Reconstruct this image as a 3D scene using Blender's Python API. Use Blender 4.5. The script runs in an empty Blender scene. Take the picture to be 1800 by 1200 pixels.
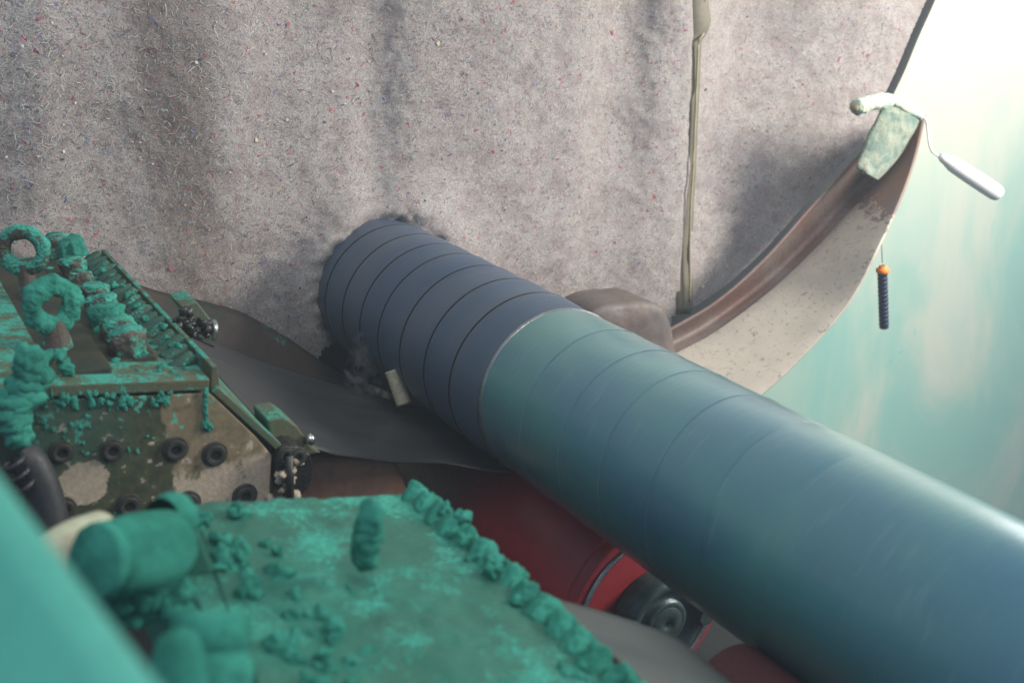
import bpy, bmesh, math, random
from math import sin, cos, pi, radians, sqrt, exp, tan
from mathutils import Vector, Matrix, noise
random.seed(7)
S = bpy.context.scene
COL = S.collection
# ---------------------------------------------------------------- camera
FPX, HD, PT = 1932.0, radians(30.9), radians(19.9)
CAM = Vector((0, 0, 1.6))
FW = Vector((sin(HD)*cos(PT), cos(HD)*cos(PT), -sin(PT)))
RT = Vector((cos(HD), -sin(HD), 0)); UP = RT.cross(FW)
cd = bpy.data.cameras.new('camera'); cam = bpy.data.objects.new('camera', cd); COL.objects.link(cam)
cd.sensor_width = 36; cd.lens = 36*FPX/1800; cd.clip_start = .02; cd.clip_end = 200
cam.matrix_world = Matrix(((RT.x, UP.x, -FW.x, CAM.x), (RT.y, UP.y, -FW.y, CAM.y), (RT.z, UP.z, -FW.z, CAM.z), (0, 0, 0, 1)))
cd.dof.use_dof = True; cd.dof.focus_distance = 2.75; cd.dof.aperture_fstop = 3.0
S.camera = cam
# ---------------------------------------------------------------- light
W = bpy.data.worlds.new('World'); S.world = W; W.use_nodes = True
bg = W.node_tree.nodes['Background']
bg.inputs[0].default_value = (.50, .68, .93, 1); bg.inputs[1].default_value = .55
def area(name, loc, tgt, size, power, col, sy=None):
    l = bpy.data.lights.new(name, 'AREA'); l.energy = power; l.color = col; l.size = size
    if sy: l.shape = 'RECTANGLE'; l.size_y = sy
    o = bpy.data.objects.new(name, l); COL.objects.link(o); o.location = loc
    o.rotation_euler = (Vector(tgt)-Vector(loc)).to_track_quat('-Z', 'Y').to_euler(); return o
area('window_light', (5.0, .1, 2.5), (2.5, 3.1, .9), 1.2, 152, (1, .935, .83), 1.4).data.spread = radians(120)
area('wall_window_light', (5.3, 2.65, 2.25), (4.0, 2.5, 1.9), .85, 27, (.97, 1, .98), 2.0)
area('hall_light', (.9, -.5, 4.6), (1.4, 2.4, .7), 2.2, 102, (1, .95, .87))
vs = S.view_settings; vs.view_transform = 'Standard'; vs.look = 'None'; vs.exposure = 0; vs.gamma = 1
S.render.engine = 'CYCLES'
# ---------------------------------------------------------------- point helpers
def ray(px, py): return FW + RT*((px-900)/FPX) - UP*((py-600)/FPX)
def onY(px, py, y): r = ray(px, py); return CAM + r*(y/r.y)
def onZ(px, py, z): r = ray(px, py); return CAM + r*((z-CAM.z)/r.z)
def onX(px, py, x): r = ray(px, py); return CAM + r*(x/r.x)
def onD(px, py, d): return CAM + ray(px, py)*d
def lerp(a, b, t): return a+(b-a)*t
def fbm(p, s, o=4, seed=0): return noise.fractal(Vector(p)*s+Vector((seed*7.1, seed*3.3, seed*1.7)), 1.0, 2.0, o, noise_basis='PERLIN_ORIGINAL')
def curve_pts(pts, n):
    """Catmull-Rom through the points"""
    P = [Vector(p) for p in pts]; out = []
    L = len(P)-1
    for i in range(n):
        t = i/(n-1)*L; k = min(int(t), L-1); u = t-k
        a, b, c, d = P[max(k-1, 0)], P[k], P[k+1], P[min(k+2, L)]
        out.append(.5*((2*b)+(c-a)*u+(2*a-5*b+4*c-d)*u*u+(3*b-a-3*c+d)*u**3))
    return out
# ---------------------------------------------------------------- materials
def nt(m): return m.node_tree
class NB:
    def __init__(s, name):
        s.m = bpy.data.materials.new(name); s.m.use_nodes = True; s.t = s.m.node_tree
        s.b = s.t.nodes['Principled BSDF']; s.tc = s.t.nodes.new('ShaderNodeTexCoord')
    def n(s, ty, **k):
        o = s.t.nodes.new(ty)
        for a, v in k.items(): setattr(o, a, v)
        return o
    def l(s, a, b): s.t.links.new(a, b)
    def mp(s, sc=(1, 1, 1), co='Object', loc=(0, 0, 0), rot=(0, 0, 0)):
        m = s.n('ShaderNodeMapping'); m.inputs['Scale'].default_value = sc; m.inputs['Location'].default_value = loc; m.inputs['Rotation'].default_value = rot
        s.l(s.tc.outputs[co], m.inputs['Vector']); return m.outputs[0]
    def noise(s, scale, det=4, rough=.55, vec=None, dist=0):
        o = s.n('ShaderNodeTexNoise'); o.inputs['Scale'].default_value = scale; o.inputs['Detail'].default_value = det
        o.inputs['Roughness'].default_value = rough; o.inputs['Distortion'].default_value = dist
        s.l(vec if vec is not None else s.tc.outputs['Object'], o.inputs['Vector']); return o.outputs['Fac']
    def ramp(s, fac, a, b, lo=0., hi=1.):
        o = s.n('ShaderNodeMapRange'); o.interpolation_type = 'SMOOTHSTEP'
        o.inputs[1].default_value = a; o.inputs[2].default_value = b; o.inputs[3].default_value = lo; o.inputs[4].default_value = hi
        s.l(fac, o.inputs[0]); return o.outputs[0]
    def mix(s, f, a, b):
        o = s.n('ShaderNodeMix', data_type='RGBA')
        for i, v in ((0, f), (6, a), (7, b)):
            if isinstance(v, (tuple, list)): o.inputs[i].default_value = (*v[:3], 1)
            elif isinstance(v, (int, float)): o.inputs[i].default_value = v
            else: s.l(v, o.inputs[i])
        return o.outputs[2]
    def math(s, op, a, b=None, c=None):
        o = s.n('ShaderNodeMath', operation=op)
        for i, v in enumerate((a, b, c)):
            if v is None: continue
            if isinstance(v, (int, float)): o.inputs[i].default_value = v
            else: s.l(v, o.inputs[i])
        return o.outputs[0]
    def sep(s, v):
        o = s.n('ShaderNodeSeparateXYZ'); s.l(v, o.inputs[0]); return o.outputs
    def set(s, col=None, rough=None, metal=None, **k):
        for nm, v in (('Base Color', col), ('Roughness', rough), ('Metallic', metal)):
            if v is None: continue
            i = s.b.inputs[nm]
            if isinstance(v, (tuple, list)): i.default_value = (*v[:3], 1)
            elif isinstance(v, (int, float)): i.default_value = v
            else: s.l(v, i)
    def bump(s, h, strength=.3, dist=.01):
        o = s.n('ShaderNodeBump'); o.inputs['Strength'].default_value = strength; o.inputs['Distance'].default_value = dist
        s.l(h, o.inputs['Height']); s.l(o.outputs[0], s.b.inputs['Normal'])

TEAL = (.062, .375, .285); TEAL2 = (.034, .225, .170)
def mat_powder():
    b = NB('teal_powder'); f = b.noise(22, 5, .6); g = b.noise(420, 3, .7)
    c = b.mix(b.ramp(f, .35, .65), TEAL2, TEAL); c = b.mix(b.ramp(g, .5, .75, 0, .55), c, (.07, .40, .30)); c = b.mix(b.ramp(g, .42, .26, 0, .45), c, (.02, .13, .095))
    c = b.mix(b.ramp(b.noise(60, 4, .7), .63, .72, 0, .45), c, (.050, .130, .090))
    b.set(c, .95); b.b.inputs['Specular IOR Level'].default_value = .1
    b.bump(b.math('ADD', g, b.math('MULTIPLY', f, 1.5)), .9, .006); return b.m
def mat_dusted(name, base, base2, amount=.5, scale=14, rough=.55, updust=.5):
    """painted steel with dry teal powder lying on it"""
    b = NB(name); geo = b.n('ShaderNodeNewGeometry'); z = b.sep(geo.outputs['Normal'])[2]
    f = b.noise(scale, 6, .65); g = b.noise(170, 4, .7); h = b.noise(scale*.4, 4, .6)
    base_c = b.mix(b.ramp(h, .4, .6), base, base2)
    base_c = b.mix(b.ramp(g, .3, .8, 0, .5), base_c, tuple(x*.45 for x in base))
    k = b.math('ADD', f, b.math('MULTIPLY', b.math('MAXIMUM', z, 0.), updust*.3))
    k = b.math('ADD', k, b.math('MULTIPLY', b.math('SUBTRACT', g, .5), .35))
    m = b.ramp(k, .78-amount*.35, .90-amount*.35)
    c = b.mix(m, base_c, b.mix(b.ramp(g, .35, .7), TEAL2, TEAL))
    b.set(c, b.math('ADD', b.math('MULTIPLY', m, .4), rough)); b.b.inputs['Specular IOR Level'].default_value = .3
    b.bump(b.math('ADD', b.math('MULTIPLY', m, .8), g), .5, .003); return b.m
def mat_simple(name, a, bcol, scale=20, rough=.5, metal=0, bump=.2, g2=150, dist=.003):
    b = NB(name); f = b.noise(scale, 5, .6); g = b.noise(g2, 4, .65)
    c = b.mix(b.ramp(f, .35, .65), a, bcol); c = b.mix(b.ramp(g, .4, .8, 0, .4), c, tuple(x*.5 for x in a))
    b.set(c, b.ramp(g, .2, .8, max(rough-.1, .03), min(rough+.12, 1)), metal); b.bump(g, bump, dist); return b.m
def mat_felt(stain):
    b = NB('grey_recycled_felt'); vm = b.mp((1, 1, 1))
    f1 = b.noise(320, 4, .75, vm, 1.5); f2 = b.noise(95, 5, .7, vm, 2.5); f3 = b.noise(14, 4, .6, vm)
    big = b.noise(2.2, 3, .5, b.mp((1.6, 1, .5)))
    c = b.mix(b.ramp(f2, .36, .64), (.265, .228, .218), (.60, .545, .52))
    c = b.mix(b.ramp(f1, .42, .72), c, (.60, .58, .57))
    c = b.mix(b.ramp(f1, .47, .24), c, (.11, .09, .10))
    c = b.mix(b.ramp(f3, .42, .66, 0, .42), c, (.30, .235, .235))
    c = b.mix(b.ramp(b.noise(34, 5, .7, b.mp((1, 1, 1), loc=(3, 1, 7)), 1.), .58, .72, 0, .6), c, (.12, .11, .12))
    # a brown soaked patch in the left of the curtain
    xyz = b.sep(b.tc.outputs['Object'])
    dx = b.math('SUBTRACT', xyz[0], -.06); dx = b.math('ADD', dx, b.math('MULTIPLY', b.math('SUBTRACT', big, .5), .35))
    st = b.ramp(b.math('ABSOLUTE', dx), .17, .02, 0, .5 if stain else 0)
    c = b.mix(st, c, (.17, .125, .095))
    for col, off, th in (((.45, .06, .12), 0, .735), ((.06, .10, .38), 9, .775), ((.62, .50, .32), 17, .76)):
        v = b.noise(60, 2, .5, b.mp((1, 1, 1), loc=(off, off*2, 5)), .8)
        c = b.mix(b.ramp(v, th-.06, th-.02, 0, .8), c, col)
    b.set(c, .97); b.b.inputs['Specular IOR Level'].default_value = .1
    b.bump(b.math('ADD', f1, b.math('MULTIPLY', f2, 2.)), .9, .004); return b.m
def mat_wall():
    b = NB('white_wall_with_cyan_stains')
    v = b.mp((1.6, 1.6, .8)); f = b.noise(1.0, 5, .62, v, .8); g = b.noise(2.6, 6, .7, b.mp((6, 6, 1.2), loc=(4, 2, 1)), .3); h = b.noise(60, 4, .7, b.mp((3, 3, .4)))
    c = b.mix(b.ramp(f, .34, .70), (.56, .56, .47), (.46, .54, .46))
    c = b.mix(b.ramp(g, .58, .78, 0, .22), c, (.14, .46, .41))
    c = b.mix(b.ramp(b.noise(1.1, 5, .6, b.mp((2, 2, 1.3), loc=(8, 3, 2))), .45, .75, 0, .25), c, (.52, .57, .50))
    # deeper teal towards the bottom of the wall
    z = b.sep(b.tc.outputs['Object'])[2]
    c = b.mix(b.math('MULTIPLY', b.ramp(z, 1.3, .1), b.ramp(f, .3, .7, .15, .8)), c, (.20, .46, .40))
    c = b.mix(b.ramp(h, .55, .8, 0, .15), c, (.35, .55, .50))
    mk = b.noise(3.2, 5, .75, b.mp((1, 1, 1.6), loc=(5, 9, 4)), .6)
    c = b.mix(b.ramp(mk, .68, .71, 0, .55), c, (.10, .46, .44))
    b.set(c, .6); b.bump(b.math('ADD', f, b.math('MULTIPLY', h, .4)), .15, .01); return b.m
def mat_endplate():
    b = NB('scuffed_olive_end_plate'); xyz = b.sep(b.tc.outputs['Object'])
    f = b.noise(9, 5, .6, None, .4); g = b.noise(120, 5, .7); k = b.noise(38, 4, .65); e = b.noise(16, 5, .65, b.mp((1, 1, 1), loc=(2, 7, 3)), .5)
    dark = b.mix(b.ramp(k, .35, .65), (.032, .044, .024), (.066, .072, .036))
    tan_ = b.mix(b.ramp(k, .3, .7), (.15, .125, .07), (.23, .18, .115))
    pale = b.mix(b.ramp(g, .3, .7), (.33, .265, .20), (.46, .375, .29))
    # worn patch: to the right of the plate and one small patch at the lower left
    sx = b.math('ADD', xyz[0], b.math('MULTIPLY', b.math('SUBTRACT', f, .5), .13))
    m1 = b.ramp(sx, .395-X0, .403-X0)
    d2 = b.math('ADD', b.math('POWER', b.math('MULTIPLY', b.math('SUBTRACT', xyz[0], .245-X0), 26.), 2.), b.math('POWER', b.math('MULTIPLY', b.math('SUBTRACT', xyz[2], .700-Z0), 24.), 2.))
    m2 = b.ramp(b.math('ADD', d2, b.math('MULTIPLY', b.math('SUBTRACT', e, .5), 3.)), 1.15, .95)
    c = b.mix(m1, dark, tan_)
    zz = b.math('ADD', xyz[2], b.math('MULTIPLY', b.math('SUBTRACT', e, .5), .22))
    m3 = b.math('MULTIPLY', m1, b.ramp(zz, .690-Z0, .655-Z0))
    c = b.mix(m3, c, pale); c = b.mix(m2, c, pale)
    c = b.mix(b.math('MULTIPLY', b.ramp(e, .52, .62, 0, .75), m1), c, (.085, .085, .045))
    c = b.mix(b.ramp(k, .63, .665, 0, .85), c, (.45, .38, .30))                       # chips
    t = b.ramp(b.math('ADD', b.noise(30, 5, .7, b.mp((1, 1, .7), loc=(5, 5, 5)), 0), b.math('MULTIPLY', b.ramp(xyz[2], .70-Z0, .88-Z0), .13)), .66, .70)
    c = b.mix(t, c, TEAL)
    haze_ = b.math('MULTIPLY', b.ramp(sx, .38-X0, .30-X0, .0, .5), b.ramp(xyz[2], .66-Z0, .80-Z0))
    c = b.mix(haze_, c, (.02, .085, .065))
    b.set(c, .6); b.bump(b.math('ADD', g, k), .35, .003); return b.m
X0, Z0 = 0.0, 0.0
def mat_pipe():
    b = NB('glossy_blue_green_pipe_coating')
    f = b.noise(3.2, 3, .5, b.mp((1, .6, 1))); s = b.noise(5, 4, .6, b.mp((2, 14, 2)))
    c = b.mix(b.ramp(f, .35, .65), (.044, .150, .215), (.066, .212, .210)); c = b.mix(b.ramp(s, .55, .8, 0, .35), c, (.16, .29, .30))
    b.set(c, b.ramp(s, .3, .7, .28, .36)); b.b.inputs['Specular IOR Level'].default_value = .6
    b.b.inputs['Coat Weight'].default_value = 1.0; b.b.inputs['Coat Roughness'].default_value = .25
    b.bump(b.math('ADD', s, f), .12, .01); return b.m
def mat_film(name, a, bb, rough=.42):
    b = NB(name); f = b.noise(2.0, 3, .5, b.mp((1, 4, 1))); s = b.noise(6, 4, .6, b.mp((1, 26, 1)))
    c = b.mix(b.ramp(f, .3, .7), a, bb)
    b.set(c, b.ramp(s, .3, .7, rough-.06, rough+.06)); b.bump(s, .08, .006); return b.m
def mat_vcol(name, rough=.95):
    b = NB(name); a = b.n('ShaderNodeVertexColor', layer_name='Col'); b.l(a.outputs[0], b.b.inputs['Base Color']); b.set(None, rough); b.b.inputs['Specular IOR Level'].default_value = .1; return b.m
def mat_rim():
    b = NB('worn_cream_paint_over_rust'); f = b.noise(26, 6, .72, None, .5); g = b.noise(45, 6, .75, b.mp((1, 1, 1), loc=(3, 3, 3)), 1.2); h = b.noise(5, 4, .6)
    z = b.sep(b.tc.outputs['Object'])[2]
    c = b.mix(b.ramp(h, .35, .65), (.47, .42, .35), (.40, .36, .305))
    c = b.mix(b.ramp(g, .575, .605, 0, .75), c, (.17, .155, .15))
    rust = b.mix(b.ramp(f, .40, .6), (.27, .15, .095), (.20, .16, .155))
    m = b.ramp(b.math('ADD', z, b.math('MULTIPLY', b.math('SUBTRACT', f, .5), .38)), .53, .55)
    c = b.mix(m, c, rust); b.set(c, .6); b.bump(b.math('ADD', f, g), .25, .003); return b.m

M = {}
M['powder'] = mat_powder()
M['top'] = mat_dusted('olive_steel_dusted_with_teal_powder', (.034, .042, .030), (.060, .055, .032), .10, 30, .55, .22)
M['side'] = mat_dusted('green_dusted_steel_edge', (.085, .12, .075), (.11, .105, .06), .55, 20)
M['heavy'] = mat_dusted('steel_thick_with_teal_powder', (.026, .175, .126), (.032, .140, .098), .40, 9)
M['caked'] = mat_dusted('steel_caked_in_teal_powder', (.09, .07, .055), (.06, .075, .055), .92, 16)
M['caked_less'] = mat_dusted('steel_nut_half_caked', (.10, .075, .062), (.07, .07, .05), .72, 18)
X0, Z0 = .40, .55
M['end'] = mat_endplate()
M['bolt'] = mat_simple('black_oxide_bolt', (.040, .040, .036), (.070, .068, .060), 60, .5, .3)
M['hole'] = mat_simple('dark_socket', (.006, .006, .006), (.012, .012, .011), 60, .7)
M['rib'] = mat_dusted('screw_heads_dusted_green', (.030, .095, .068), (.045, .085, .058), .35, 22)
M['grease'] = mat_simple('black_grease', (.012, .013, .015), (.030, .028, .026), 30, .25, 0, .6)
M['hose'] = mat_simple('black_rubber_hose', (.014, .015, .018), (.026, .027, .030), 30, .55)
M['felt'] = mat_felt(True); M['felt_clean'] = mat_felt(False); M['fibre'] = mat_vcol('felt_fibre')
M['wall'] = mat_wall(); M['rim'] = mat_rim()
M['pipe'] = mat_pipe()
M['wrap'] = mat_film('charcoal_plastic_wrap', (.052, .085, .140), (.078, .105, .145), .46)
M['film'] = mat_film('dark_grey_molten_film', (.036, .038, .040), (.050, .050, .050), .40)
M['film2'] = mat_film('grey_adhesive_film', (.060, .070, .068), (.075, .080, .074), .5)
M['turn'] = mat_simple('pale_seam', (.16, .27, .29), (.12, .23, .26), 20, .4)
M['edge'] = mat_simple('black_wrap_shade', (.010, .013, .020), (.016, .020, .028), 20, .5)  # near-black colour for the painted shade lines between wraps
M['gap_shade'] = mat_simple('near_black_gap_shade', (.006, .009, .010), (.010, .014, .015), 5, .7)  # near-black so the gaps under dies and pipe read as shade
M['red_dark'] = mat_simple('dark_red_roller', (.085, .020, .026), (.11, .03, .035), 6, .6, 0, .1)  # darker copy of the red roller colour
M['red'] = mat_simple('red_silicone_roller', (.30, .018, .026), (.36, .030, .038), 6, .42, 0, .1)
M['steel'] = mat_simple('brushed_grey_steel', (.32, .32, .31), (.45, .45, .43), 40, .32, .9)
M['dsteel'] = mat_simple('dark_greenish_steel', (.045, .075, .072), (.07, .10, .095), 40, .36, .35)
M['rust'] = mat_simple('rusty_brown_steel', (.46, .22, .13), (.30, .17, .12), 9, .6, .1, .4, 60)
M['brown'] = mat_simple('dull_brown_pink_steel', (.155, .115, .10), (.115, .10, .095), 12, .6, .1, .3, 60)
M['chan'] = mat_simple('red_brown_channel_steel', (.155, .088, .075), (.19, .155, .14), 5, .55, .1, .3, 70)
M['olive'] = mat_dusted('brown_olive_ledge', (.070, .052, .044), (.032, .038, .032), .16, 9)
M['cream'] = mat_simple('pale_yellow_edge_paint', (.62, .58, .40), (.52, .50, .36), 12, .6)
M['slit'] = mat_simple('olive_grey_backing', (.16, .145, .115), (.20, .18, .135), 8, .8)
M['cord'] = mat_simple('yellow_olive_cord', (.36, .31, .19), (.28, .24, .15), 30, .8)
M['rag'] = mat_simple('pale_green_felt_rag', (.33, .36, .28), (.14, .22, .19), 22, .95, 0, .8, 130, .006)
M['ragw'] = mat_simple('cream_green_cloth', (.62, .66, .48), (.40, .56, .50), 26, .95, 0, .8, 130, .006)
M['white'] = mat_simple('white_plastic', (.90, .90, .88), (.86, .87, .85), 12, .4, 0, .05)
M['orange'] = mat_simple('orange_plastic', (.95, .22, .02), (.85, .30, .04), 30, .4, 0, .05)
M['navy'] = mat_simple('navy_rubber_grip', (.010, .018, .05), (.015, .026, .07), 30, .5)
M['wire'] = mat_simple('grey_wire', (.30, .36, .36), (.36, .40, .40), 30, .4, .6)
M['dark'] = mat_simple('dark_interior_shade', (.020, .026, .032), (.032, .036, .042), 5, .8)  # bluish near-black standing in for shade inside the ring
M['floor'] = mat_simple('dark_workshop_floor', (.05, .052, .05), (.07, .07, .065), 4, .8)
M['pale'] = mat_simple('pale_stick', (.50, .46, .32), (.40, .37, .27), 40, .7, 0, .3)
M['panel'] = mat_simple('turquoise_painted_sheet', (.060, .330, .265), (.070, .360, .290), 4, .6, 0, .1)
M['cable'] = mat_simple('pale_green_tube', (.42, .46, .32), (.34, .30, .22), 14, .6)

_t = M['film2'].node_tree; _o = _t.nodes['Material Output']; _m = _t.nodes.new('ShaderNodeMixShader'); _m.inputs[0].default_value = .08
_t.links.new(_t.nodes['Principled BSDF'].outputs[0], _m.inputs[1]); _t.links.new(_t.nodes.new('ShaderNodeBsdfTransparent').outputs[0], _m.inputs[2]); _t.links.new(_m.outputs[0], _o.inputs[0])
# ---------------------------------------------------------------- object helpers
ORG = {}
def thing(name, label, cat, loc, group=None):
    o = bpy.data.objects.new(name, None); o.empty_display_size = .05; COL.objects.link(o); o.location = Vector(loc); ORG[o.name] = Vector(loc)
    o['label'] = label; o['category'] = cat
    if group: o['group'] = group
    return o
def worg(o):
    return ORG.get(o.name, Vector((0, 0, 0)))
def obj(name, bm, mat, parent=None, smooth=True, **props):
    """bm is in world coordinates"""
    if parent is not None: bmesh.ops.translate(bm, verts=bm.verts, vec=-worg(parent))
    me = bpy.data.meshes.new(name); bm.normal_update(); bm.to_mesh(me); bm.free()
    me.materials.append(mat if not isinstance(mat, str) else M[mat])
    if smooth: me.polygons.foreach_set('use_smooth', [True]*len(me.polygons))
    o = bpy.data.objects.new(name, me); COL.objects.link(o)
    if parent is not None: o.parent = parent; ORG[o.name] = worg(parent)
    for k, v in props.items(): o[k] = v
    return o
def lobj(name, bm, mat, parent, loc, rot=None, smooth=True, **props):
    """bm in its own local coordinates, placed at world loc"""
    me = bpy.data.meshes.new(name); bm.normal_update(); bm.to_mesh(me); bm.free()
    me.materials.append(M[mat] if isinstance(mat, str) else mat)
    if smooth: me.polygons.foreach_set('use_smooth', [True]*len(me.polygons))
    o = bpy.data.objects.new(name, me); COL.objects.link(o)
    place(o, parent, loc, rot)
    for k, v in props.items(): o[k] = v
    return o
def place(o, parent, loc, rot=None):
    loc = Vector(loc)
    if parent is not None: o.parent = parent; o.location = loc-worg(parent)
    else: o.location = loc
    ORG[o.name] = loc
    if rot is not None: o.rotation_euler = rot
def mod_bevel(o, w=.003, seg=2):
    m = o.modifiers.new('b', 'BEVEL'); m.width = w; m.segments = seg; m.limit_method = 'ANGLE'; m.angle_limit = radians(35); return o
def sharp(o, ang=40):
    o.data.set_sharp_from_angle(angle=radians(ang)); return o
def dup(src, parent, loc, rot=None, scale=None, name=None):
    c = src.copy(); COL.objects.link(c)
    place(c, parent, loc, rot)
    if scale: c.scale = scale
    for ch in src.children:
        g = ch.copy(); COL.objects.link(g); g.parent = c
    return c
def prism(pts, d):
    """polygon of world points pushed along vector d"""
    bm = bmesh.new(); d = Vector(d)
    a = [bm.verts.new(p) for p in pts]; b = [bm.verts.new(Vector(p)+d) for p in pts]; n = len(pts)
    bm.faces.new(a); bm.faces.new(b[::-1])
    for i in range(n): bm.faces.new((a[i], b[i], b[(i+1) % n], a[(i+1) % n]))
    bmesh.ops.recalc_face_normals(bm, faces=bm.faces); return bm
def tube(path, r, n=12, bm=None, cap=True):
    bm = bm or bmesh.new(); P = [Vector(p) for p in path]; rings = []; R = r if isinstance(r, (list, tuple)) else [r]*len(P)
    up = Vector((.13, .21, .97))
    for i, p in enumerate(P):
        t = (P[min(i+1, len(P)-1)]-P[max(i-1, 0)]).normalized(); s = t.cross(up)
        if s.length < .1: s = t.cross(Vector((1, 0, 0)))
        s.normalize(); u = s.cross(t)
        rings.append([bm.verts.new(p+(s*cos(2*pi*k/n)+u*sin(2*pi*k/n))*R[i]) for k in range(n)])
    for a, b in zip(rings, rings[1:]):
        for k in range(n): bm.faces.new((a[k], a[(k+1) % n], b[(k+1) % n], b[k]))
    if cap: bm.faces.new(rings[0][::-1]); bm.faces.new(rings[-1])
    bmesh.ops.recalc_face_normals(bm, faces=bm.faces); return bm
def lathe(prof, axis_p, axis_d, n=48, bm=None, closed=False, a0=0, a1=2*pi):
    """profile of (t along axis, radius)"""
    bm = bm or bmesh.new(); d = Vector(axis_d).normalized(); p0 = Vector(axis_p)
    s = d.cross(Vector((0, 0, 1))) if abs(d.z) < .9 else d.cross(Vector((1, 0, 0))); s.normalize(); u = s.cross(d)
    full = abs(a1-a0-2*pi) < 1e-6; m = n if full else n+1
    rings = [[bm.verts.new(p0+d*t+(s*cos(a0+(a1-a0)*k/n)+u*sin(a0+(a1-a0)*k/n))*r) for k in range(m)] for t, r in prof]
    for a, b in zip(rings, rings[1:]):
        for k in range(n):
            if not full and k == n: continue
            bm.faces.new((a[k], a[(k+1) % m], b[(k+1) % m], b[k]))
    if closed and full: bm.faces.new(rings[0]); bm.faces.new(rings[-1][::-1])
    bmesh.ops.recalc_face_normals(bm, faces=bm.faces); return bm
def loft(rows, bm=None):
    bm = bm or bmesh.new(); V = [[bm.verts.new(p) for p in r] for r in rows]
    for a, b in zip(V, V[1:]):
        for i in range(len(a)-1): bm.faces.new((a[i], a[i+1], b[i+1], b[i]))
    return bm
def solid(o, t, off=0):
    m = o.modifiers.new('s', 'SOLIDIFY'); m.thickness = t; m.offset = off; return o
def rough_up(bm, amp, sc, seed=0, grain=.0, gs=260):
    bm.normal_update()
    for v in bm.verts:
        d = fbm(v.co, sc, 4, seed)*amp
        if grain: d += fbm(v.co, gs, 2, seed+5)*grain
        v.co += v.normal*d
def blob(bm, c, r, seed=0, sub=3, amp=.35, sc=None, grain=.0012):
    c = Vector(c); R = Vector(r) if not isinstance(r, (int, float)) else Vector((r, r, r)); m = max(R)
    g = bmesh.ops.create_icosphere(bm, subdivisions=sub, radius=1)['verts']
    for v in g:
        n = v.co.copy(); k = 1+fbm(n*m+c, (sc or 1.3/m), 3, seed)*amp
        p = Vector((n.x*R.x, n.y*R.y, n.z*R.z))*k
        if grain: p += n*fbm(p+c, 240, 2, seed)*grain
        v.co = c+p
def hexprism(r, h, n=6, bevel=.12, z0=0):
    bm = bmesh.new(); rings = []
    for z, k in ((0, 1), (h*(1-bevel), 1), (h, 1-bevel)):
        rings.append([bm.verts.new((r*k*cos(2*pi*i/n), r*k*sin(2*pi*i/n), z0+z)) for i in range(n)])
    for a, b in zip(rings, rings[1:]):
        for i in range(n): bm.faces.new((a[i], a[(i+1) % n], b[(i+1) % n], b[i]))
    bm.faces.new(rings[0][::-1]); bm.faces.new(rings[-1]); return bm
def dense(bm, cuts):
    bmesh.ops.subdivide_edges(bm, edges=bm.edges, cuts=cuts, use_grid_fill=True); return bm

# ================================================================ SETTING
bm = bmesh.new(); vs_ = [bm.verts.new(p) for p in ((-6, -4, -2.6), (10, -4, -2.6), (10, 9, -2.6), (-6, 9, -2.6))]; bm.faces.new(vs_)
obj('floor', bm, 'floor', None, False, kind='structure')
WY = 3.32
bm = loft([[Vector((lerp(-6, 9, i/40), WY+.006*sin(i*1.7), lerp(-2.7, 5, j/30))) for i in range(41)] for j in range(31)])
wl = obj('wall', bm, 'wall', None, True, kind='structure')
solid(wl, .05, 1)

# ================================================================ DRUM (steel housing round the felt)
FY = 2.99
dr = thing('steel_drum_ring', 'big round steel ring with worn cream crescent lip framing the felt, against the cyan wall', 'ring', (1.9, 3.0, .15))
def circ(y, r, a, c=(1.888, 1.959)): return Vector((c[0]+r*cos(a), y, c[1]+r*sin(a)))
# dark strip put in as gap shade beside the felt and the pale outer edge above the crescent
ed = [onY(px, py, 3.02) for px, py in ((1700, -160), (1665, -70), (1639, 0), (1612, 60), (1585, 125), (1566, 165), (1545, 215))]
bm = tube(curve_pts(ed, 24), .014, 10); obj('outer_edge', bm, 'cream', dr)
eo = curve_pts(ed, 24); o = obj('outer_flange', loft([[p+Vector((0, .012, 0)) for p in eo], [p+Vector((.045, .05, -.012)) for p in eo]]), 'cream', dr); solid(o, .006)
ed2 = [p+Vector((-.022, -.0, .004)) for p in curve_pts(ed, 24)]
bm = loft([[p+Vector((0, -.03, 0)) for p in ed2], [p+Vector((-.03, .10, 0)) for p in ed2]]); o = obj('gap_shade_strip', bm, 'dark', dr); solid(o, .01)
# crescent: cream lip
co = curve_pts([(1628, 203, 0), (1612, 275, 0), (1590, 340, 0), (1550, 430, 0), (1490, 540, 0), (1400, 640, 0), (1340, 695, 0), (1250, 768, 0)], 50)
ci = curve_pts([(1627, 203, 0), (1590, 276, 0), (1520, 350, 0), (1440, 436, 0), (1360, 510, 0), (1262, 583, 0), (1187, 624, 0), (1040, 700, 0)], 50)
ch = curve_pts([(1592, 200, 0), (1500, 283, 0), (1424, 365, 0), (1344, 455, 0), (1262, 528, 0), (1179, 578, 0), (1060, 645, 0)], 50)
def yo(t): return lerp(2.72, 2.50, min(1, t*2.2))
rows = []
for j in range(7):
    u = j/6; r = []
    for i in range(50):
        t = i/49; a = onY(co[i].x, co[i].y, yo(t)); b = onY(ci[i].x, ci[i].y, 2.78)
        p = a.lerp(b, u); r.append(p)
    rows.append(r)
o = obj('crescent_lip', loft(rows), 'rim', dr); solid(o, .012, -1); mod_bevel(o, .003, 2)
bp = [(1690, -160), (1655, -70), (1634, 0), (1607, 60), (1580, 125), (1560, 166), (1600, 215)]+[((ci[i].x*2+ch[i].x)/3, (ci[i].y*2+ch[i].y)/3) for i in range(4, 50, 2)]+[(800, 760), (520, 680), (300, 580), (100, 450), (-200, 100), (-200, -160)]
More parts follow.
